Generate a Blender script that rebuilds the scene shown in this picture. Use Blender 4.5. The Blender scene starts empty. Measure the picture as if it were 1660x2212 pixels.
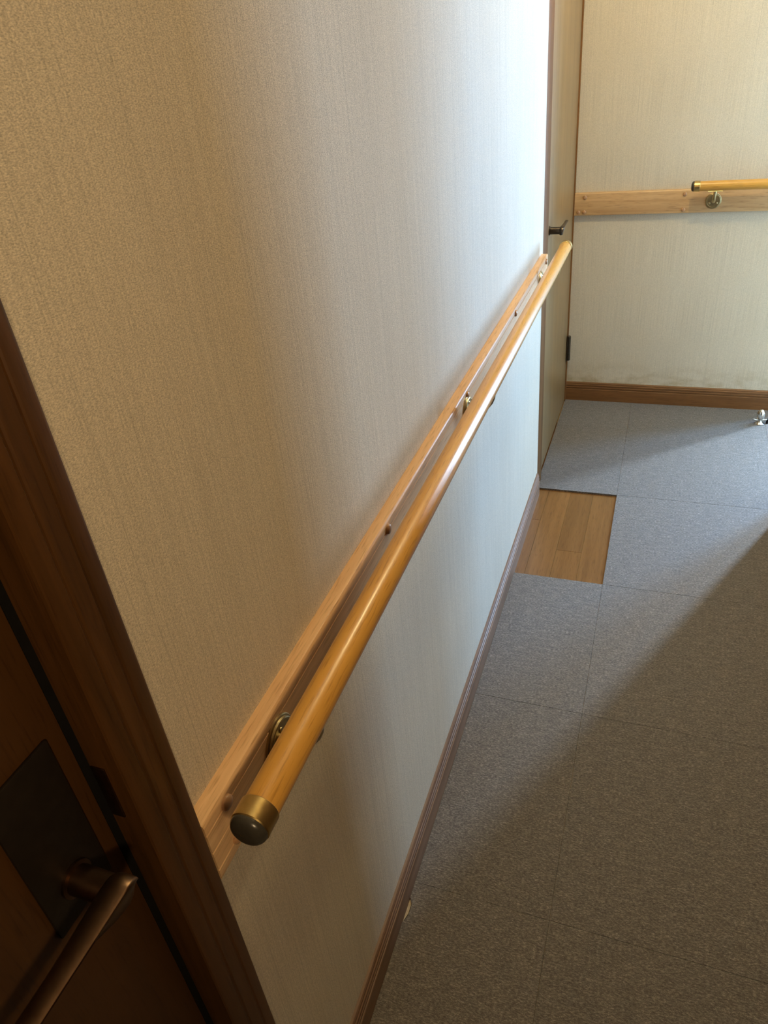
import bpy, bmesh, math, random
from mathutils import Matrix, Vector
random.seed(7)
scene = bpy.context.scene
COL = scene.collection

# ------------------------------------------------------------------ camera
F_PX = 1561.13                      # focal length in pixels of the 1660 x 2212 frame
cam_d = bpy.data.cameras.new('camera'); cam = bpy.data.objects.new('camera', cam_d); COL.objects.link(cam)
cam_d.sensor_fit = 'HORIZONTAL'; cam_d.sensor_width = 36.0; cam_d.lens = 36.0 * F_PX / 1660.0
cam_d.clip_start = 0.01; cam_d.clip_end = 50
RIGHT = Vector((0.93868839, 0.33227464, -0.09196562))
UP = Vector((-0.10776462, 0.53615869, 0.83721004))
FWD = Vector((-0.32749183, 0.7759687, -0.53909338))
m = Matrix.Identity(4)
for i in range(3):
    m[i][0] = RIGHT[i]; m[i][1] = UP[i]; m[i][2] = -FWD[i]
m[2][3] = 1.35685
cam.matrix_world = m
scene.camera = cam

# ------------------------------------------------------------------ world, lights, exposure
world = bpy.data.worlds.new('world'); scene.world = world; world.use_nodes = True
world.node_tree.nodes['Background'].inputs[0].default_value = (0.55, 0.75, 1.0, 1)
world.node_tree.nodes['Background'].inputs[1].default_value = 0.3
vs = scene.view_settings
vs.view_transform = 'Standard'; vs.look = 'None'; vs.gamma = 1.0; vs.use_curve_mapping = False
vs.exposure = 0.0

def add_light(name, kind, loc, energy, color, **kw):
    d = bpy.data.lights.new(name, kind); d.energy = energy; d.color = color
    for k, v in kw.items(): setattr(d, k, v)
    o = bpy.data.objects.new(name, d); o.location = loc; COL.objects.link(o)
    return o

WIN = dict(y=3.29, z0=0.40, z1=1.85, panes=((0.9475, 1.0125), (1.09, 1.34)), glow=((0.40, 1.85), (0.40, 1.85)))   # window of the entrance recess: clear strip and wide frosted pane
def window_light(name, k, energy, color):
    (x0, x1), (z0, z1) = WIN['panes'][k], WIN['glow'][k]
    o = add_light(name, 'AREA', ((x0 + x1) / 2, WIN['y'] + 0.012, (z0 + z1) / 2), energy, color, shape='RECTANGLE', size=x1 - x0, size_y=z1 - z0)
    o.rotation_euler = (math.radians(-90), 0, 0)          # faces -Y, into the house
    return o
day = window_light('window_daylight_clear', 0, 86.0, (0.55, 0.75, 1.0))
day2 = window_light('window_daylight_frosted', 1, 82.0, (0.22, 0.52, 1.0))
lamp_a = add_light('hall_lamp_light', 'POINT', (0.04, 1.95, 2.33), 36.0, (1.0, 0.80, 0.40), shadow_soft_size=0.045)
lamp_b = add_light('rear_lamp_light', 'AREA', (0.47, -0.42, 1.56), 7.6, (1.0, 0.72, 0.40), shape='DISK', size=0.14)   # shaded lamp behind the viewer
lamp_c = add_light('passage_lamp_light', 'POINT', (0.42, 0.62, 2.2), 1.5, (1.0, 0.74, 0.40), shadow_soft_size=0.05)
lamp_b.rotation_euler = Vector((-0.74, 0.64, 0.08)).to_track_quat('-Z', 'Y').to_euler()

# ------------------------------------------------------------------ node helpers
def mat_new(name, rough=0.5, spec=0.5, metal=0.0):
    mt = bpy.data.materials.new(name); mt.use_nodes = True
    nt = mt.node_tree; b = nt.nodes['Principled BSDF']
    b.inputs['Roughness'].default_value = rough
    b.inputs['Metallic'].default_value = metal
    b.inputs['Specular IOR Level'].default_value = spec
    return mt, nt, b
def node(nt, t, **kw):
    n = nt.nodes.new(t)
    for k, v in kw.items(): setattr(n, k, v)
    return n
def coords(nt, scale=(1, 1, 1), kind='Object', loc=(0, 0, 0)):
    tc = node(nt, 'ShaderNodeTexCoord'); mp = node(nt, 'ShaderNodeMapping')
    mp.inputs['Scale'].default_value = scale; mp.inputs['Location'].default_value = loc
    nt.links.new(tc.outputs[kind], mp.inputs['Vector'])
    return mp.outputs['Vector']
def noise(nt, vec, scale=1.0, detail=3.0, rough=0.6, dist=0.0):
    n = node(nt, 'ShaderNodeTexNoise'); n.inputs['Scale'].default_value = scale
    n.inputs['Detail'].default_value = detail; n.inputs['Roughness'].default_value = rough
    n.inputs['Distortion'].default_value = dist
    nt.links.new(vec, n.inputs['Vector']); return n.outputs['Fac']
def ramp(nt, fac, stops):
    r = node(nt, 'ShaderNodeValToRGB'); e = r.color_ramp.elements
    while len(e) < len(stops): e.new(0.5)
    for el, (p, c) in zip(e, stops): el.position = p; el.color = (*c, 1)
    nt.links.new(fac, r.inputs['Fac']); return r.outputs['Color']
def mix(nt, a, b, fac, mode='MIX'):
    n = node(nt, 'ShaderNodeMix', data_type='RGBA', blend_type=mode)
    for s, v in ((n.inputs[0], fac), (n.inputs[6], a), (n.inputs[7], b)):
        if hasattr(v, 'is_linked'): nt.links.new(v, s)
        else: s.default_value = v if isinstance(v, float) else (*v, 1)
    return n.outputs[2]
def math_n(nt, op, a, b=None, c=None):
    n = node(nt, 'ShaderNodeMath', operation=op)
    for i, v in enumerate((a, b, c)):
        if v is None: continue
        if hasattr(v, 'is_linked'): nt.links.new(v, n.inputs[i])
        else: n.inputs[i].default_value = v
    return n.outputs[0]
def bump(nt, b, h, strength=0.3, dist=0.001):
    n = node(nt, 'ShaderNodeBump'); n.inputs['Strength'].default_value = strength
    n.inputs['Distance'].default_value = dist
    nt.links.new(h, n.inputs['Height']); nt.links.new(n.outputs['Normal'], b.inputs['Normal'])
def gscale(c, k): return tuple(x * k for x in c)

# ------------------------------------------------------------------ materials
def wood(name, c_dark, c_light, axis='Y', rough=0.4, coat=0.0, grain=1.0, fine=1.0, spec=0.4, rand=0.0, bumpk=0.15):
    mt, nt, b = mat_new(name, rough, spec)
    long, wide = 2.2 * grain, 38.0 * grain
    sc = {'X': (long, wide, wide), 'Y': (wide, long, wide), 'Z': (wide, wide, long)}[axis]
    v = coords(nt, sc)
    if rand:
        oi = node(nt, 'ShaderNodeObjectInfo'); va = node(nt, 'ShaderNodeVectorMath', operation='ADD')
        mu = node(nt, 'ShaderNodeVectorMath', operation='SCALE'); mu.inputs['Scale'].default_value = 60.0
        cx = node(nt, 'ShaderNodeCombineXYZ')
        for s in cx.inputs: nt.links.new(oi.outputs['Random'], s)
        nt.links.new(cx.outputs[0], mu.inputs[0]); nt.links.new(v, va.inputs[0]); nt.links.new(mu.outputs[0], va.inputs[1]); v = va.outputs[0]
    n1 = noise(nt, v, 1.0, 4, 0.6, 0.6)
    col = ramp(nt, n1, [(0.3, c_dark), (0.7, c_light)])
    fs = {'X': (25, 420, 420), 'Y': (420, 25, 420), 'Z': (420, 420, 25)}[axis]
    n2 = noise(nt, coords(nt, tuple(s * fine for s in fs)), 1.0, 2, 0.6)
    pores = ramp(nt, n2, [(0.28, (0.62, 0.56, 0.5)), (0.46, (1, 1, 1))])
    col = mix(nt, col, pores, 0.75, 'MULTIPLY')
    if rand:
        hv = node(nt, 'ShaderNodeHueSaturation'); nt.links.new(col, hv.inputs['Color'])
        nt.links.new(math_n(nt, 'MULTIPLY_ADD', oi.outputs['Random'], rand, 1 - rand / 2), hv.inputs['Value']); col = hv.outputs[0]
    nt.links.new(col, b.inputs['Base Color'])
    b.inputs['Coat Weight'].default_value = coat; b.inputs['Coat Roughness'].default_value = 0.22
    bump(nt, b, n2, bumpk, 0.0004)
    return mt

def wallpaper(name, base, axis_along, seams=(), stain=None, weave_k=0.85):
    """woven vinyl paper: fine vertical threads and a small cross weave; seams are (position along the wall)"""
    mt, nt, b = mat_new(name, 0.75, 0.25)
    thr = (620.0, 1.0, 4.0) if axis_along == 'X' else (1.0, 620.0, 4.0)
    dsh = (520.0, 520.0, 1250.0)
    threads = noise(nt, coords(nt, thr), 1.0, 2, 0.5)
    weave = noise(nt, coords(nt, dsh), 1.0, 2, 0.6)
    blot = noise(nt, coords(nt, (2.2, 2.2, 1.2)), 1.0, 3, 0.5)
    col = ramp(nt, threads, [(0.3, gscale(base, 0.89)), (0.52, base), (0.72, gscale(base, 1.05))])
    col = mix(nt, col, ramp(nt, weave, [(0.3, (0.60,) * 3), (0.53, (1.0,) * 3), (0.76, (1.34,) * 3)]), weave_k, 'MULTIPLY')
    col = mix(nt, col, ramp(nt, blot, [(0.35, (0.95, 0.93, 0.90)), (0.65, (1.03,) * 3)]), 1.0, 'MULTIPLY')
    if seams or stain:
        g = node(nt, 'ShaderNodeTexCoord'); sep = node(nt, 'ShaderNodeSeparateXYZ'); nt.links.new(g.outputs['Object'], sep.inputs[0])
        along = sep.outputs[0] if axis_along == 'X' else sep.outputs[1]
        wob = noise(nt, coords(nt, (3, 3, 3)), 1.0, 2)
    for s in seams:
        d = math_n(nt, 'ABSOLUTE', math_n(nt, 'SUBTRACT', math_n(nt, 'MULTIPLY_ADD', wob, 0.004, along), s + 0.002))
        line = math_n(nt, 'LESS_THAN', d, 0.0006)
        col = mix(nt, col, gscale(base, 0.55), math_n(nt, 'MULTIPLY', line, 0.35))
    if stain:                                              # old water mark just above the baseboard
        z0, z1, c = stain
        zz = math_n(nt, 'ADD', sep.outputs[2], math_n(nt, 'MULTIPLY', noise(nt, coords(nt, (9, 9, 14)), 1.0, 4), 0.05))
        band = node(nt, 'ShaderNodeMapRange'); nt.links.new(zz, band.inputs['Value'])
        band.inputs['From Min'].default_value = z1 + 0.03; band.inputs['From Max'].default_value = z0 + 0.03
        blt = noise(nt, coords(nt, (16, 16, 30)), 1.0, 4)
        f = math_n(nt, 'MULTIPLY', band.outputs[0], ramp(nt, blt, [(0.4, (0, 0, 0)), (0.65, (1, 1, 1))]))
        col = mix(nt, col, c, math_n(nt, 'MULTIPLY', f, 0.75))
    nt.links.new(col, b.inputs['Base Color'])
    h = math_n(nt, 'ADD', math_n(nt, 'MULTIPLY', threads, 0.9), weave)
    bump(nt, b, h, 0.5, 0.0005)
    return mt

def metal(name, col, rough, spec=0.5, brushed=None, m=1.0, var=0.12):
    mt, nt, b = mat_new(name, rough, spec, m)
    n = noise(nt, coords(nt, brushed or (90, 90, 90)), 1.0, 3)
    nt.links.new(ramp(nt, n, [(0.3, gscale(col, 0.85)), (0.7, gscale(col, 1.1))]), b.inputs['Base Color'])
    nt.links.new(math_n(nt, 'MULTIPLY_ADD', n, var, rough - var / 2), b.inputs['Roughness'])
    return mt

def carpet(name):
    mt, nt, b = mat_new(name, 0.72, 0.38)
    v = coords(nt, (170, 390, 300)); loops = noise(nt, v, 1.0, 3, 0.75)
    v2 = coords(nt, (900, 900, 300)); fine = noise(nt, v2, 1.0, 2, 0.6)
    v3 = coords(nt, (34, 105, 60)); patch = noise(nt, v3, 1.0, 4, 0.65)
    col = ramp(nt, loops, [(0.28, (0.062, 0.050, 0.040)), (0.5, (0.148, 0.125, 0.103)), (0.72, (0.335, 0.292, 0.252))])
    col = mix(nt, col, ramp(nt, fine, [(0.3, (0.5,) * 3), (0.55, (0.95,) * 3), (0.76, (1.75,) * 3)]), 0.9, 'MULTIPLY')
    col = mix(nt, col, ramp(nt, patch, [(0.3, (0.78,) * 3), (0.5, (0.98,) * 3), (0.7, (1.28,) * 3)]), 1.0, 'MULTIPLY')
    oi = node(nt, 'ShaderNodeObjectInfo'); hv = node(nt, 'ShaderNodeHueSaturation')
    nt.links.new(col, hv.inputs['Color']); nt.links.new(math_n(nt, 'MULTIPLY_ADD', oi.outputs['Random'], 0.10, 0.95), hv.inputs['Value'])
    nt.links.new(hv.outputs[0], b.inputs['Base Color'])
    b.inputs['Sheen Weight'].default_value = 0.15
    bump(nt, b, math_n(nt, 'ADD', loops, fine), 0.5, 0.0009)
    return mt

CREAM = (0.66, 0.59, 0.47)
M = {
    'paper_left': wallpaper('paper_left', CREAM, 'Y', seams=(0.326,)),
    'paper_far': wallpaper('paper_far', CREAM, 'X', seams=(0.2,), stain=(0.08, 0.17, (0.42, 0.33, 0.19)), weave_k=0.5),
    'paper_other': wallpaper('paper_other', CREAM, 'Y'),
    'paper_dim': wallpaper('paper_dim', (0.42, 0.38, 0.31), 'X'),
    'paper_ceiling': wallpaper('paper_ceiling', (0.68, 0.64, 0.55), 'Y'),
    'trim': wood('trim_wood', (0.046, 0.019, 0.0035), (0.105, 0.042, 0.010), 'Z', 0.42, 0.05, grain=1.4),
    'trim_far': wood('far_trim_wood', (0.17, 0.072, 0.02), (0.24, 0.105, 0.034), 'Z', 0.6, spec=0.15),
    'base_y': wood('baseboard_wood_y', (0.15, 0.080, 0.044), (0.26, 0.15, 0.088), 'Y', 0.5),
    'base_x': wood('baseboard_wood_x', (0.15, 0.064, 0.019), (0.225, 0.10, 0.033), 'X', 0.45),
    'near_door': wood('near_door_wood', (0.055, 0.022, 0.004), (0.08, 0.032, 0.006), 'Z', 0.5, grain=0.6),
    'far_door': wood('far_door_wood', (0.27, 0.16, 0.066), (0.36, 0.22, 0.095), 'Z', 0.38, 0.15, grain=0.7),
    'board_y': wood('board_wood_y', (0.62, 0.36, 0.17), (0.82, 0.54, 0.29), 'Y', 0.42, 0.05),
    'board_x': wood('board_wood_x', (0.52, 0.30, 0.13), (0.68, 0.44, 0.22), 'X', 0.42, 0.05),
    'rail_y': wood('rail_wood_y', (0.56, 0.265, 0.045), (0.69, 0.36, 0.07), 'Y', 0.34, 0.28, grain=0.5, bumpk=0.05),
    'rail_x': wood('rail_wood_x', (0.56, 0.265, 0.045), (0.69, 0.36, 0.07), 'X', 0.34, 0.28, grain=0.5, bumpk=0.05),
    'plank': wood('plank_wood', (0.165, 0.070, 0.018), (0.235, 0.108, 0.031), 'Y', 0.3, 0.2, rand=0.22),
    'slab': wood('slab_wood', (0.42, 0.27, 0.13), (0.55, 0.37, 0.19), 'Y', 0.5),
    'panel': wood('panel_wood', (0.10, 0.05, 0.02), (0.15, 0.08, 0.035), 'Z', 0.6, grain=0.6),
    'brass': metal('satin_brass', (0.62, 0.44, 0.17), 0.33),
    'brass_old': metal('antique_brass', (0.55, 0.45, 0.25), 0.32),
    'cap_dome': metal('dark_cap', (0.055, 0.049, 0.038), 0.26, m=0.0, var=0.0),
    'bronze': metal('dark_bronze', (0.16, 0.095, 0.055), 0.36),
    'plate_dark': metal('dark_plate', (0.028, 0.02, 0.014), 0.5, m=0.6),
    'gunmetal': metal('dark_gunmetal', (0.10, 0.085, 0.075), 0.3),
    'hinge': metal('dark_hinge', (0.09, 0.07, 0.05), 0.4),
    'chrome': metal('chrome', (0.75, 0.72, 0.66), 0.14),
    'rubber_gap_shade': metal('rubber_and_gap_shade', (0.008, 0.007, 0.006), 0.85, 0.1, m=0.0),  # rubber of the stop pad, also the painted shade in the door gap
    'carpet': carpet('carpet'),
    'backing': metal('carpet_backing', (0.55, 0.44, 0.29), 0.8, m=0.0),
    'cap_wood': wood('cap_wood', (0.42, 0.22, 0.11), (0.55, 0.32, 0.17), 'Y', 0.3, 0.2),
    'frame_alu': metal('window_aluminium', (0.35, 0.33, 0.31), 0.4),
}
def glass():
    mt, nt, b = mat_new('window_glass', 0.25, 0.5)
    n = noise(nt, coords(nt, (60, 60, 60)), 1.0, 2)
    nt.links.new(ramp(nt, n, [(0.3, (0.93, 0.97, 1)), (0.7, (0.97, 0.99, 1))]), b.inputs['Base Color'])
    b.inputs['Transmission Weight'].default_value = 1.0
    return mt
M['glass'] = glass()

# ------------------------------------------------------------------ mesh helpers
def link(name, bm, mat, parent=None, smooth=False, angle=None):
    me = bpy.data.meshes.new(name)
    bmesh.ops.recalc_face_normals(bm, faces=bm.faces[:])
    bm.to_mesh(me); bm.free()
    me.materials.append(M[mat])
    if smooth:
        for p in me.polygons: p.use_smooth = True
        if angle is not None: me.set_sharp_from_angle(angle=math.radians(angle))
    o = bpy.data.objects.new(name, me); COL.objects.link(o)
    if parent: o.parent = parent
    return o
def empty(name, label=None, cat=None, group=None, kind=None):
    o = bpy.data.objects.new(name, None); COL.objects.link(o); o.empty_display_size = 0.05
    return tag(o, label, cat, group, kind)
def tag(o, label=None, cat=None, group=None, kind=None):
    for k, v in (('label', label), ('category', cat), ('group', group), ('kind', kind)):
        if v: o[k] = v
    return o
def box_bm(x0, x1, y0, y1, z0, z1, bev=0.0, seg=2):
    bm = bmesh.new(); bmesh.ops.create_cube(bm, size=1)
    for v in bm.verts:
        v.co = Vector(((x0 + x1) / 2 + v.co.x * (x1 - x0), (y0 + y1) / 2 + v.co.y * (y1 - y0), (z0 + z1) / 2 + v.co.z * (z1 - z0)))
    if bev: bmesh.ops.bevel(bm, geom=bm.edges[:], offset=bev, segments=seg, affect='EDGES', profile=0.5)
    return bm
def box(name, mat, dims, parent=None, bev=0.0, seg=2):
    return link(name, box_bm(*dims, bev, seg), mat, parent, smooth=bev > 0, angle=40)
def extrude(name, mat, prof, axis, a0, a1, parent=None, smooth=True, angle=35):
    """closed 2-D profile pushed along an axis: Y -> (x, z), X -> (y, z), Z -> (x, y)"""
    bm = bmesh.new()
    put = {'Y': lambda u, v, a: (u, a, v), 'X': lambda u, v, a: (a, u, v), 'Z': lambda u, v, a: (u, v, a)}[axis]
    r0 = [bm.verts.new(put(u, v, a0)) for u, v in prof]; r1 = [bm.verts.new(put(u, v, a1)) for u, v in prof]
    n = len(prof)
    for i in range(n): bm.faces.new((r0[i], r0[(i + 1) % n], r1[(i + 1) % n], r1[i]))
    bm.faces.new(r0[::-1]); bm.faces.new(r1)
    return link(name, bm, mat, parent, smooth, angle)
def lathe(name, mat, prof, base, direction, parent=None, seg=40, angle=35):
    """profile of (distance along, radius) spun about an axis from base"""
    d = Vector(direction).normalized(); a = d.orthogonal().normalized(); c = d.cross(a); base = Vector(base)
    bm = bmesh.new(); rings = []
    for t, r in prof:
        if r < 1e-6: rings.append([bm.verts.new(base + d * t)])
        else: rings.append([bm.verts.new(base + d * t + (a * math.cos(2 * math.pi * k / seg) + c * math.sin(2 * math.pi * k / seg)) * r) for k in range(seg)])
    for p, q in zip(rings, rings[1:]):
        for k in range(seg):
            k2 = (k + 1) % seg
            if len(p) == 1 and len(q) == 1: continue
            if len(p) == 1: bm.faces.new((p[0], q[k], q[k2]))
            elif len(q) == 1: bm.faces.new((p[k], p[k2], q[0]))
            else: bm.faces.new((p[k], p[k2], q[k2], q[k]))
    for rg in (rings[0], rings[-1]):
        if len(rg) > 1: bm.faces.new(rg)
    return link(name, bm, mat, parent, True, angle)
def tube(name, mat, pts, radius, parent=None, seg=20):
    bm = bmesh.new(); pts = [Vector(p) for p in pts]; rings = []
    rad = radius if isinstance(radius, (list, tuple)) else [radius] * len(pts)
    ref = None
    for i, p in enumerate(pts):
        t = (pts[min(i + 1, len(pts) - 1)] - pts[max(i - 1, 0)]).normalized()
        a = (ref - t * ref.dot(t)).normalized() if ref else t.orthogonal().normalized()
        ref = a; c = t.cross(a)
        rings.append([bm.verts.new(p + (a * math.cos(2 * math.pi * k / seg) + c * math.sin(2 * math.pi * k / seg)) * rad[i]) for k in range(seg)])
    for p, q in zip(rings, rings[1:]):
        for k in range(seg): bm.faces.new((p[k], p[(k + 1) % seg], q[(k + 1) % seg], q[k]))
    bm.faces.new(rings[0][::-1]); bm.faces.new(rings[-1])
    return link(name, bm, mat, parent, True, 50)

# ------------------------------------------------------------------ the room shell
XW = -0.335           # left wall face
YF = 2.976            # far wall face
XR = 0.50             # right wall face
YC = 2.33             # where the right wall ends and the entrance recess opens
XB = 0.594            # right end of the far wall
YE = 3.29             # back of the entrance recess
ZC = 2.42             # ceiling
FLOOR_Z = -0.0065     # wooden floor under the carpet tiles
S = 'structure'
floor = tag(box('floor', 'slab', (-0.55, 1.62, -2.1, 3.5, -0.10, FLOOR_Z - 0.003)), kind=S)
tag(box('ceiling', 'paper_ceiling', (-0.55, 1.62, -2.1, 3.5, ZC, ZC + 0.08)), kind=S)
tag(box('wall_left', 'paper_left', (-0.50, XW, 0.2812, 2.185, FLOOR_Z - 0.003, ZC)), kind=S)
left2 = tag(box('wall_left_rear', 'paper_other', (-0.50, XW, -2.0, -0.62, FLOOR_Z - 0.003, ZC)), kind=S)
tag(box('wall_above_doors', 'paper_other', (-0.50, XW, -0.62, 0.285, 2.06, ZC)), kind=S)
tag(box('wall_above_closet', 'paper_other', (-0.50, XW, 2.185, YF, 2.06, ZC)), kind=S)
tag(box('wall_far', 'paper_far', (-0.50, XB, YF, YF + 0.10, FLOOR_Z - 0.003, ZC)), kind=S)
tag(box('wall_right', 'panel', (XR, XR + 0.10, -2.0, YC, FLOOR_Z - 0.003, ZC)), kind=S)
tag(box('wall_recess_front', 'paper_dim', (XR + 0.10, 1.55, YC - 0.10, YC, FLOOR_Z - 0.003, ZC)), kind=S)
tag(box('wall_recess_side', 'paper_other', (1.55, 1.62, YC - 0.10, YE + 0.14, FLOOR_Z - 0.003, ZC)), kind=S)
wx0, wx1 = WIN['panes'][0][0] - 0.012, WIN['panes'][1][1] + 0.012
wb = tag(empty('wall_recess_back'), kind=S)
for nm, d in (('wall_panel', (XB - 0.1, wx0, YE, YE + 0.10, FLOOR_Z - 0.003, ZC)), ('wall_panel', (wx1, 1.55, YE, YE + 0.10, FLOOR_Z - 0.003, ZC)),
              ('wall_panel', (wx0, wx1, YE, YE + 0.10, FLOOR_Z - 0.003, WIN['z0'] - 0.012)), ('wall_panel', (wx0, wx1, YE, YE + 0.10, WIN['z1'] + 0.012, ZC))):
    box(nm, 'paper_other', d, wb)
tag(box('wall_recess_inner', 'paper_other', (XB - 0.1, XB, YF + 0.10, YE, FLOOR_Z - 0.003, ZC)), kind=S)
tag(box('wall_rear', 'panel', (-0.50, XR + 0.10, -2.08, -2.0, FLOOR_Z - 0.003, ZC)), kind=S)
win = tag(empty('window_1'), kind=S)
for x0, x1 in ((wx0, wx0 + 0.012), (WIN['panes'][0][1], WIN['panes'][1][0]), (wx1 - 0.012, wx1)):
    box('mullion', 'frame_alu', (x0, x1, YE + 0.002, YE + 0.05, WIN['z0'], WIN['z1']), win)
for z0, z1 in ((WIN['z0'] - 0.012, WIN['z0']), (WIN['z1'], WIN['z1'] + 0.012)):
    box('window_rail', 'frame_alu', (wx0, wx1, YE + 0.002, YE + 0.05, z0, z1), win)
for x0, x1 in WIN['panes']:
    box('pane', 'glass', (x0, x1, YE + 0.03, YE + 0.035, WIN['z0'], WIN['z1']), win)

# baseboards: moulded top with small ridges, flat lower face
def base_profile(face, out):
    """face: wall plane coordinate, out: +1/-1 direction into the room"""
    p = [(0, FLOOR_Z), (0.0108, FLOOR_Z), (0.0108, 0.0500), (0.0100, 0.0512), (0.0078, 0.0516), (0.0076, 0.0540), (0.0092, 0.0552), (0.0092, 0.0600), (0.0074, 0.0612),
         (0.0072, 0.0634), (0.0084, 0.0646), (0.0082, 0.0700), (0.0062, 0.0714), (0.0060, 0.0762), (0.0040, 0.0792), (0, 0.080)]
    return [(face + out * u, v) for u, v in p]
tag(extrude('baseboard_left', 'base_y', base_profile(XW, 1), 'Y', 0.2818, 2.176, angle=20), kind=S)
tag(extrude('baseboard_far', 'base_x', base_profile(YF, -1), 'X', XW - 0.008, XB, angle=20), kind=S)
tag(extrude('baseboard_right', 'base_y', base_profile(XR, -1), 'Y', -2.0, YC, angle=20), kind=S)

# ------------------------------------------------------------------ floor pieces
for k, (x0, x1) in enumerate(((-0.372, -0.2955), (-0.2955, -0.220), (-0.220, -0.1445), (-0.1445, -0.069), (-0.069, 0.0065))):
    cuts = {0: (1.30, 2.02, 2.75), 1: (1.30, 2.75), 2: (1.30, 1.865, 2.75), 3: (1.30, 2.75), 4: (1.30, 2.2, 2.75)}[k]
    for y0, y1 in zip(cuts, cuts[1:]):
        box('plank', 'plank', (x0 + 0.0005, x1 - 0.0005, y0 + 0.0005, y1 - 0.0005, FLOOR_Z - 0.003, FLOOR_Z), floor)

def carpet_tile(x0, x1, y0, y1, dz=0.0, notch=None):
    """one loop-pile tile: outline with slightly frayed edges, pushed up to the pile height"""
    rng = random.Random(int((x0 * 977 + y0 * 3571) * 100))
    pts = []
    def edge(ax, ay, bx, by):
        n = max(2, int(math.hypot(bx - ax, by - ay) / 0.012))
        for i in range(n):
            t = i / n; j = rng.uniform(-0.0004, 0.0) if i else 0.0
            nx, ny = (by - ay), -(bx - ax); l = math.hypot(nx, ny)
            pts.append((ax + (bx - ax) * t + nx / l * j, ay + (by - ay) * t + ny / l * j))
    g = 0.0001
    x0 += g; x1 -= g; y0 += g; y1 -= g
    edge(x0, y0, x1, y0); edge(x1, y0, x1, y1); edge(x1, y1, x0, y1)
    if notch:
        a, b, w = notch
        edge(x0, y1, x0, b); pts.append((x0, b))
        for t in (0.25, 0.5, 0.75): pts.append((x0 + w * (0.6 + 0.4 * math.sin(t * math.pi)) * (1.1 - t * 0.4), b + (a - b) * t))
        edge(x0, a, x0, y0)
    else: edge(x0, y1, x0, y0)
    bm = bmesh.new(); top = 0.0 + dz
    lo = [bm.verts.new((x, y, FLOOR_Z)) for x, y in pts]; mid = [bm.verts.new((x, y, top - 0.0002)) for x, y in pts]
    cx, cy = (x0 + x1) / 2, (y0 + y1) / 2
    def inset(x, y):
        return (x + (0.0002 if x < cx else -0.0002), y + (0.0002 if y < cy else -0.0002), top)
    up = [bm.verts.new(inset(x, y)) for x, y in pts]
    n = len(pts)
    for p, q in ((lo, mid), (mid, up)):
        for i in range(n): bm.faces.new((p[i], p[(i + 1) % n], q[(i + 1) % n], q[i]))
    bm.faces.new(up); bm.faces.new(lo[::-1])
    return link('carpet_tile', bm, 'carpet', floor)
XS = [XW + 0.0108, -0.068, 0.432, 0.932, 1.432]
YS = [-0.78, -0.28, 0.221, 0.721, 1.220, 1.716, 2.213, 2.716, YF - 0.0108]
for ci, (x0, x1) in enumerate(zip(XS, XS[1:])):
    for ri, (y0, y1) in enumerate(zip(YS, YS[1:])):
        if ci == 0 and ri == 5: continue                  # the tile missing over the wooden floor
        if ci == 0 and ri >= 6: x0a = -0.342
        else: x0a = x0
        if ci == 2 and y1 < YC: x1a = XR - 0.011
        else: x1a = x1
        if ci >= 3 and y1 < YC: continue
        if ci >= 2 and y0 < YC < y1:
            y0 = YC + 0.012 if ci == 3 else y0
            if ci == 2: x1a = XR - 0.011
        t = carpet_tile(x0a, x1a, y0, y1, random.uniform(-0.0002, 0.0002), notch=(0.640, 0.690, 0.008) if ci == 0 and ri == 2 else None)
        if ci == 0 and ri == 2:
            bm = bmesh.new()
            lo = [bm.verts.new((x, y, z)) for z in (FLOOR_Z, -0.0030) for x, y in ((XS[0] + 0.0003, 0.643), (XS[0] + 0.0055, 0.660), (XS[0] + 0.006, 0.684), (XS[0] + 0.0003, 0.687))]
            bm.faces.new(lo[:4][::-1]); bm.faces.new(lo[4:])
            for i in range(4): bm.faces.new((lo[i], lo[(i + 1) % 4], lo[4 + (i + 1) % 4], lo[4 + i]))
            tag(link('backing_edge', bm, 'backing', t), 'pale torn backing showing at the tile edge')

# ------------------------------------------------------------------ door frames (trim) and doors
def frame_profile(y0, y1, xf, xb, s=1):
    """jamb seen from above with rounded arrises and two shallow flutes on the face"""
    p = [(xb, y0), (xf - 0.0025, y0), (xf - 0.0008, y0 + 0.0008), (xf, y0 + 0.003)]
    w = y1 - y0
    for t in (0.36, 0.70):
        c = y0 + w * t
        p += [(xf, c - 0.0020), (xf - 0.0012, c - 0.0008), (xf - 0.0012, c + 0.0008), (xf, c + 0.0020)]
    p += [(xf, y1 - 0.003), (xf - 0.0008, y1 - 0.0008), (xf - 0.0025, y1), (xb, y1)]
    return p
NEAR_X = -0.345
trim1 = tag(empty('trim_1'), kind=S)
extrude('jamb', 'trim', frame_profile(0.2330, 0.2815, -0.317, -0.40), 'Z', FLOOR_Z, 2.06, trim1, angle=25)
extrude('jamb', 'trim', frame_profile(-0.62, -0.567, -0.317, -0.40), 'Z', FLOOR_Z, 2.06, trim1, angle=25)
box('head', 'trim', (-0.40, -0.317, -0.567, 0.2330, 2.01, 2.06), trim1, 0.002)
box('door_rebate', 'trim', (-0.398, -0.3865, 0.2245, 0.2330, FLOOR_Z, 2.01), trim1, 0.001)
box('strike_plate', 'bronze', (-0.3450, -0.3330, 0.2316, 0.2334, 0.893, 0.948), trim1, 0.0006)
box('gap_shade_strip', 'rubber_gap_shade', (-0.3560, -0.3460, 0.2262, 0.2329, FLOOR_Z, 2.008), trim1)  # near-black strip added to paint the shade in the gap beside the leaf
door1 = tag(empty('door_1'), kind=S)
box('leaf', 'near_door', (-0.385, NEAR_X, -0.565, 0.2258, 0.004, 2.005), door1, 0.0015)

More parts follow.
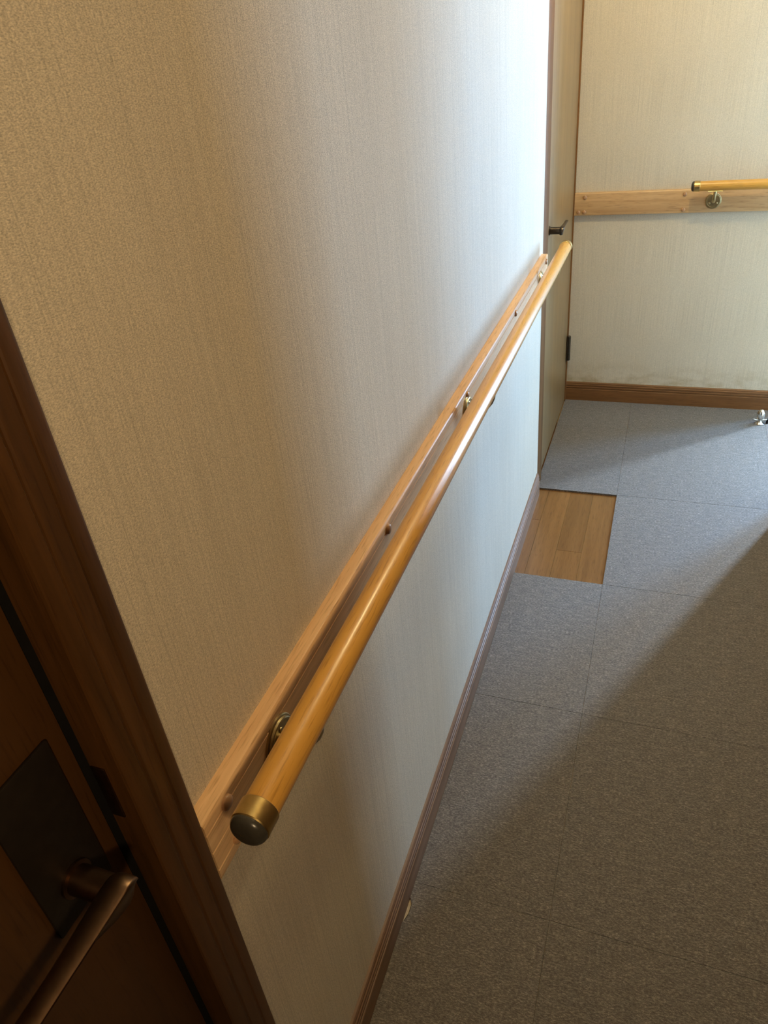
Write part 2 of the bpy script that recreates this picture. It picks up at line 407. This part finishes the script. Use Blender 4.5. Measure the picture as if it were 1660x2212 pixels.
def lever_set(parent, x_face, yc, zc, direction, neck_len, mat, plate, length, width=0.020):
    """round neck standing off the leaf and a flat lever whose blunt end is tall and which thins along its length"""
    d = direction
    if plate:
        z0, z1, hw = plate
        box('escutcheon_plate', 'plate_dark', (x_face, x_face + 0.0035, yc - hw, yc + hw, z0, z1), parent, 0.0012)
    hd = lathe('lever_handle', mat, [(0.0, 0.0), (0.0, 0.0135), (0.003, 0.0135), (0.0036, 0.0108), (neck_len + 0.006, 0.0104), (neck_len + 0.006, 0.0)],
               (x_face + (0.003 if plate else 0), yc, zc), (1, 0, 0), parent, 36)
    bm = bmesh.new(); rings = []
    x0, x1 = x_face + neck_len + 0.016 - width, x_face + neck_len + 0.016
    top = zc + 0.0112
    n = 26
    for i in range(n + 1):
        t = i / n
        s = -0.0135 + (length + 0.0135) * (t ** 1.6)          # distance along the lever, negative = blunt end
        if s < 0:                                        # rounded blunt end
            q = max(0.0, 1 - (s / -0.0135) ** 2) ** 0.5
            zt = zc - 0.002 + 0.0132 * q; zb = zc - 0.002 - 0.0110 * q - 0.0006
        else:
            u = min(1, s / 0.055); e = u * u * (3 - 2 * u)
            zt = top - 0.001 * e; zb = (zc - 0.0136) * (1 - e) + (top - 0.0085) * e
        tip = 0.0 if s >= 0 else width * 0.3 * (1 - q)
        xa = x0 + tip + 0.003 * min(1, max(0, s) / 0.06); xb = x1 - tip - 0.001 * min(1, max(0, s) / 0.06)
        y = yc + d * s; h = zt - zb; r = min(0.0022, h * 0.3)
        rings.append([bm.verts.new(p) for p in ((xa + r, y, zt), ((xa + xb) / 2, y, zt + 0.0004), (xb - r * 0.7, y, zt - 0.0002), (xb - 0.0002, y, zt - r * 0.55), (xb, y, zt - r * 1.2),
                     (xb - width * 0.15, y, (zt + zb) / 2), (xb - width * 0.3, y, zb + r), (xb - width * 0.4, y, zb), (xa + r, y, zb), (xa, y, zb + r), (xa, y, zt - r))])
    k = len(rings[0])
    for p, q in zip(rings, rings[1:]):
        for j in range(k): bm.faces.new((p[j], p[(j + 1) % k], q[(j + 1) % k], q[j]))
    bm.faces.new(rings[0]); bm.faces.new(rings[-1])
    link('lever', bm, mat, hd, True, 45)
lever_set(door1, NEAR_X, 0.1835, 0.889, -1, 0.036, 'bronze', (0.858, 1.002, 0.0275), 0.125)

DX = -0.345            # far (closet) door leaf face
trim2 = tag(empty('trim_2'), kind=S)
box('jamb', 'trim_far', (-0.42, -0.3345, 2.185, 2.276, FLOOR_Z, 2.06), trim2, 0.0012)
box('jamb', 'trim_far', (-0.42, -0.341, 2.9585, YF, FLOOR_Z, 2.06), trim2, 0.001)
box('head', 'trim_far', (-0.42, -0.3345, 2.276, 2.9585, 2.01, 2.06), trim2, 0.001)
door2 = tag(empty('door_2'), kind=S)
box('leaf', 'far_door', (-0.385, DX, 2.279, 2.956, 0.002, 2.007), door2, 0.001)
lever_set(door2, DX, 2.366, 0.834, 1, 0.030, 'gunmetal', None, 0.095, 0.015)
for z in (0.235, 1.78):
    hg = lathe('hinge', 'hinge', [(0, 0), (0, 0.0062), (0.002, 0.0078), (0.033, 0.0078), (0.0336, 0.007), (0.0342, 0.0078), (0.070, 0.0078), (0.0706, 0.007), (0.0712, 0.0078), (0.103, 0.0078), (0.105, 0.0062), (0.105, 0)], (-0.3375, 2.9560, z - 0.0525), (0, 0, 1), door2, 20)
    box('hinge_leaf', 'hinge', (-0.3425, -0.3405, 2.9345, 2.9745, z - 0.052, z + 0.052), hg, 0.0004)

# ------------------------------------------------------------------ handrails
def screw_cap(mat, base, direction, parent, r=0.0075):
    prof = [(0, 0.0), (0, r), (0.0022, r)] + [(0.0022 + 0.0028 * math.sin(a), r * math.cos(a)) for a in (0.35, 0.7, 1.05, 1.35)] + [(0.005, 0)]
    return lathe('screw_cap', mat, prof, base, direction, parent, 24, 60)

def bracket(parent, base, out, along, rail_c, rail_r):
    """round flange on the board, arm bent upward to a curved saddle under the rail"""
    base = Vector(base); out = Vector(out); along = Vector(along); up = Vector((0, 0, 1))
    br = lathe('bracket', 'brass_old', [(0, 0), (0, 0.0265), (0.0022, 0.0265), (0.0030, 0.0255), (0.0030, 0.0240), (0.0052, 0.0236), (0.0060, 0.0225), (0.0062, 0.0205), (0.0052, 0.0195), (0.0056, 0.0080), (0.0056, 0)],
               base, out, parent, 48, 30)
    reach = (Vector(rail_c) - base).dot(out); rise = rail_c[2] - base.z
    pts = [base + out * 0.004]
    rb = 0.036
    pts.append(base + out * (reach - rb))
    for a in (15, 30, 45, 60, 75, 90):
        a = math.radians(a); pts.append(base + out * (reach - rb + rb * math.sin(a)) + up * (rb - rb * math.cos(a)))
    pts.append(base + out * reach + up * (rise - rail_r - 0.001))
    tube('arm', 'brass_old', pts, 0.0060, br, 20)
    bm = bmesh.new(); n = 9; L = 0.024; ring = []
    for sgn in (-1, 1):
        for rr in (rail_r + 0.0002, rail_r + 0.0030):
            row = []
            for i in range(n):
                a = math.radians(-32 + 64 * i / (n - 1))
                row.append(bm.verts.new(Vector(rail_c) + along * (sgn * L) + out * (rr * math.sin(a)) - up * (rr * math.cos(a))))
            ring.append(row)
    i0, o0, i1, o1 = ring
    for k in range(n - 1):
        bm.faces.new((i0[k], i0[k + 1], i1[k + 1], i1[k])); bm.faces.new((o0[k], o0[k + 1], o1[k + 1], o1[k]))
        bm.faces.new((i0[k], i0[k + 1], o0[k + 1], o0[k])); bm.faces.new((i1[k], i1[k + 1], o1[k + 1], o1[k]))
    for k in (0, n - 1): bm.faces.new((i0[k], i1[k], o1[k], o0[k]))
    link('saddle', bm, 'brass_old', br, True, 40)
    for a in (90, 210, 330):
        a = math.radians(a)
        lathe('screw', 'brass_old', [(0, 0), (0, 0.0034), (0.0012, 0.0030), (0.0018, 0.0016), (0.002, 0)], base + out * 0.0052 + (along * math.cos(a) + up * math.sin(a)) * 0.0138, out, br, 14)
    return br

def rail_cap(rail, end, d, r):
    """satin brass sleeve over the rail end closed by a dark domed button; end = outer rim of the sleeve, d points outward"""
    end = Vector(end); d = Vector(d); L = 0.0195
    cp = lathe('end_cap', 'brass', [(0, r - 0.002), (0, r + 0.0009), (0.0006, r + 0.0014), (L - 0.0012, r + 0.0014), (L, r + 0.0004), (L, r - 0.003)], end - d * L, d, rail, 48, 30)
    lathe('dome', 'cap_dome', [(0, r + 0.0006)] + [(0.0012 + 0.0088 * math.sin(a), (r + 0.0006) * math.cos(a) ** 0.62) for a in [i * math.pi / 22 for i in range(0, 11)]] + [(0.0101, 0)], end - d * 0.0012, d, cp, 48, 60)
    return cp

R = 0.0162
# --- along the left wall
BX, BT0, BT1 = -0.317, 0.736, 0.816
h1 = empty('handrail', 'long golden wooden handrail on a grooved board running along the left wall', 'handrail', 'wall handrails')
prof = [(XW, BT0), (BX - 0.003, BT0), (BX - 0.0009, BT0 + 0.0009), (BX, BT0 + 0.003)]
for gz in (0.751, 0.776, 0.801):
    prof += [(BX, gz - 0.0011), (BX - 0.0015, gz), (BX, gz + 0.0011)]
prof += [(BX, BT1 - 0.005), (BX - 0.0006, BT1 - 0.0025), (BX - 0.0022, BT1 - 0.0007), (BX - 0.0045, BT1), (XW, BT1)]
# the board, its far end rounded off
bm = bmesh.new(); ys = [0.2820, 0.6, 1.0, 1.5, 2.0, 2.160, 2.165, 2.169, 2.172, 2.174]
shr = [0, 0, 0, 0, 0, 0, 0.0008, 0.002, 0.004, 0.0068]
rows = []
for y, s in zip(ys, shr):
    row = []
    for u, v in prof:
        f = (u - XW) / (BX - XW)
        row.append(bm.verts.new((XW + (u - XW) * (1 - 0.6 * s / 0.018), y, max(BT0 + s, min(BT1 - s, v)))))
    rows.append(row)
k = len(prof)
for p, q in zip(rows, rows[1:]):
    for j in range(k): bm.faces.new((p[j], p[(j + 1) % k], q[(j + 1) % k], q[j]))
bm.faces.new(rows[0][::-1]); bm.faces.new(rows[-1])
board = link('backing_board', bm, 'board_y', h1, True, 30)
for y in (0.316, 0.758, 1.204, 1.674, 2.128):
    for z in (0.803, 0.753): screw_cap('cap_wood', (BX - 0.0004, y, z), (1, 0, 0), board)
RC = (-0.2675, 0.835)
rail = lathe('rail', 'rail_y', [(0, 0), (0, R), (1.86, R), (1.86, 0)], (RC[0], 0.292, RC[1]), (0, 1, 0), h1, 56, 30)
rail_cap(rail, (RC[0], 0.2815, RC[1]), (0, -1, 0), R)
rail_cap(rail, (RC[0], 2.168, RC[1]), (0, 1, 0), R)
for y in (0.412, 1.198, 2.030):
    bracket(h1, (BX - 0.0002, y, 0.777), (1, 0, 0), (0, 1, 0), (RC[0], y, RC[1]), R)

# --- along the far wall
h2 = empty('handrail', 'short golden handrail with brass end cap on a plain board across the far wall', 'handrail', 'wall handrails')
FY, FT0, FT1 = YF - 0.018, 0.755, 0.834
prof = [(YF, FT0), (FY + 0.003, FT0), (FY + 0.0009, FT0 + 0.0009), (FY, FT0 + 0.003), (FY, FT1 - 0.005), (FY + 0.0006, FT1 - 0.0025), (FY + 0.0022, FT1 - 0.0007), (FY + 0.0045, FT1), (YF, FT1)]
board2 = extrude('backing_board', 'board_x', prof, 'X', -0.3405, 0.566, h2, angle=30)
for x in (-0.325, -0.304, 0.042, 0.495):
    for z in (0.819, 0.767):
        if x == -0.325 and z > 0.8: continue
        screw_cap('cap_wood', (x, FY + 0.0004, z), (0, -1, 0), board2, 0.0068)
RF = (FY - 0.0495, 0.852)
rail2 = lathe('rail', 'rail_x', [(0, 0), (0, R), (0.45, R), (0.45, 0)], (0.076, RF[0], RF[1]), (1, 0, 0), h2, 56, 30)
rail_cap(rail2, (0.067, RF[0], RF[1]), (-1, 0, 0), R)
rail_cap(rail2, (0.535, RF[0], RF[1]), (1, 0, 0), R)
for x in (0.138, 0.46):
    bracket(h2, (x, FY + 0.0002, 0.794), (0, -1, 0), (1, 0, 0), (x, RF[0], RF[1]), R)

# ------------------------------------------------------------------ door stop on the carpet
st = empty('door_stop', 'small shiny metal door stop with an egg-shaped knob standing on the carpet', 'door stop')
st.location = (0.412, 2.842, 0.0)
st.scale = (1.3, 1.3, 1.3)
bs = lathe('base', 'chrome', [(0, 0), (0, 0.0128), (0.0016, 0.0132), (0.0035, 0.0110), (0.0060, 0.0078), (0.0095, 0.0058), (0.0130, 0.0052), (0.0130, 0)], (0, 0, 0.0), (0, 0, 1), st, 32, 60)
lathe('knob', 'chrome', [(0.0115, 0.0)] + [(0.0115 + 0.034 * (1 - math.cos(a)) / 2, 0.0112 * math.sin(a) * (1 + 0.10 * math.cos(a))) for a in [i * math.pi / 14 for i in range(1, 14)]] + [(0.0455, 0)],
      (0, 0, 0.0), (0, 0, 1), st, 32, 80)
tube('catch_arm', 'chrome', [(-0.019, -0.002, 0.0145), (-0.012, -0.001, 0.0120), (0, 0, 0.0110), (0.012, 0.001, 0.0120), (0.019, 0.002, 0.0125)], 0.0026, st, 12)
lathe('rubber_pad', 'rubber_gap_shade', [(0, 0), (0, 0.0034), (0.0135, 0.0034), (0.0135, 0)], (0.0200, 0.002, 0.0005), (0, 0, 1), st, 14)
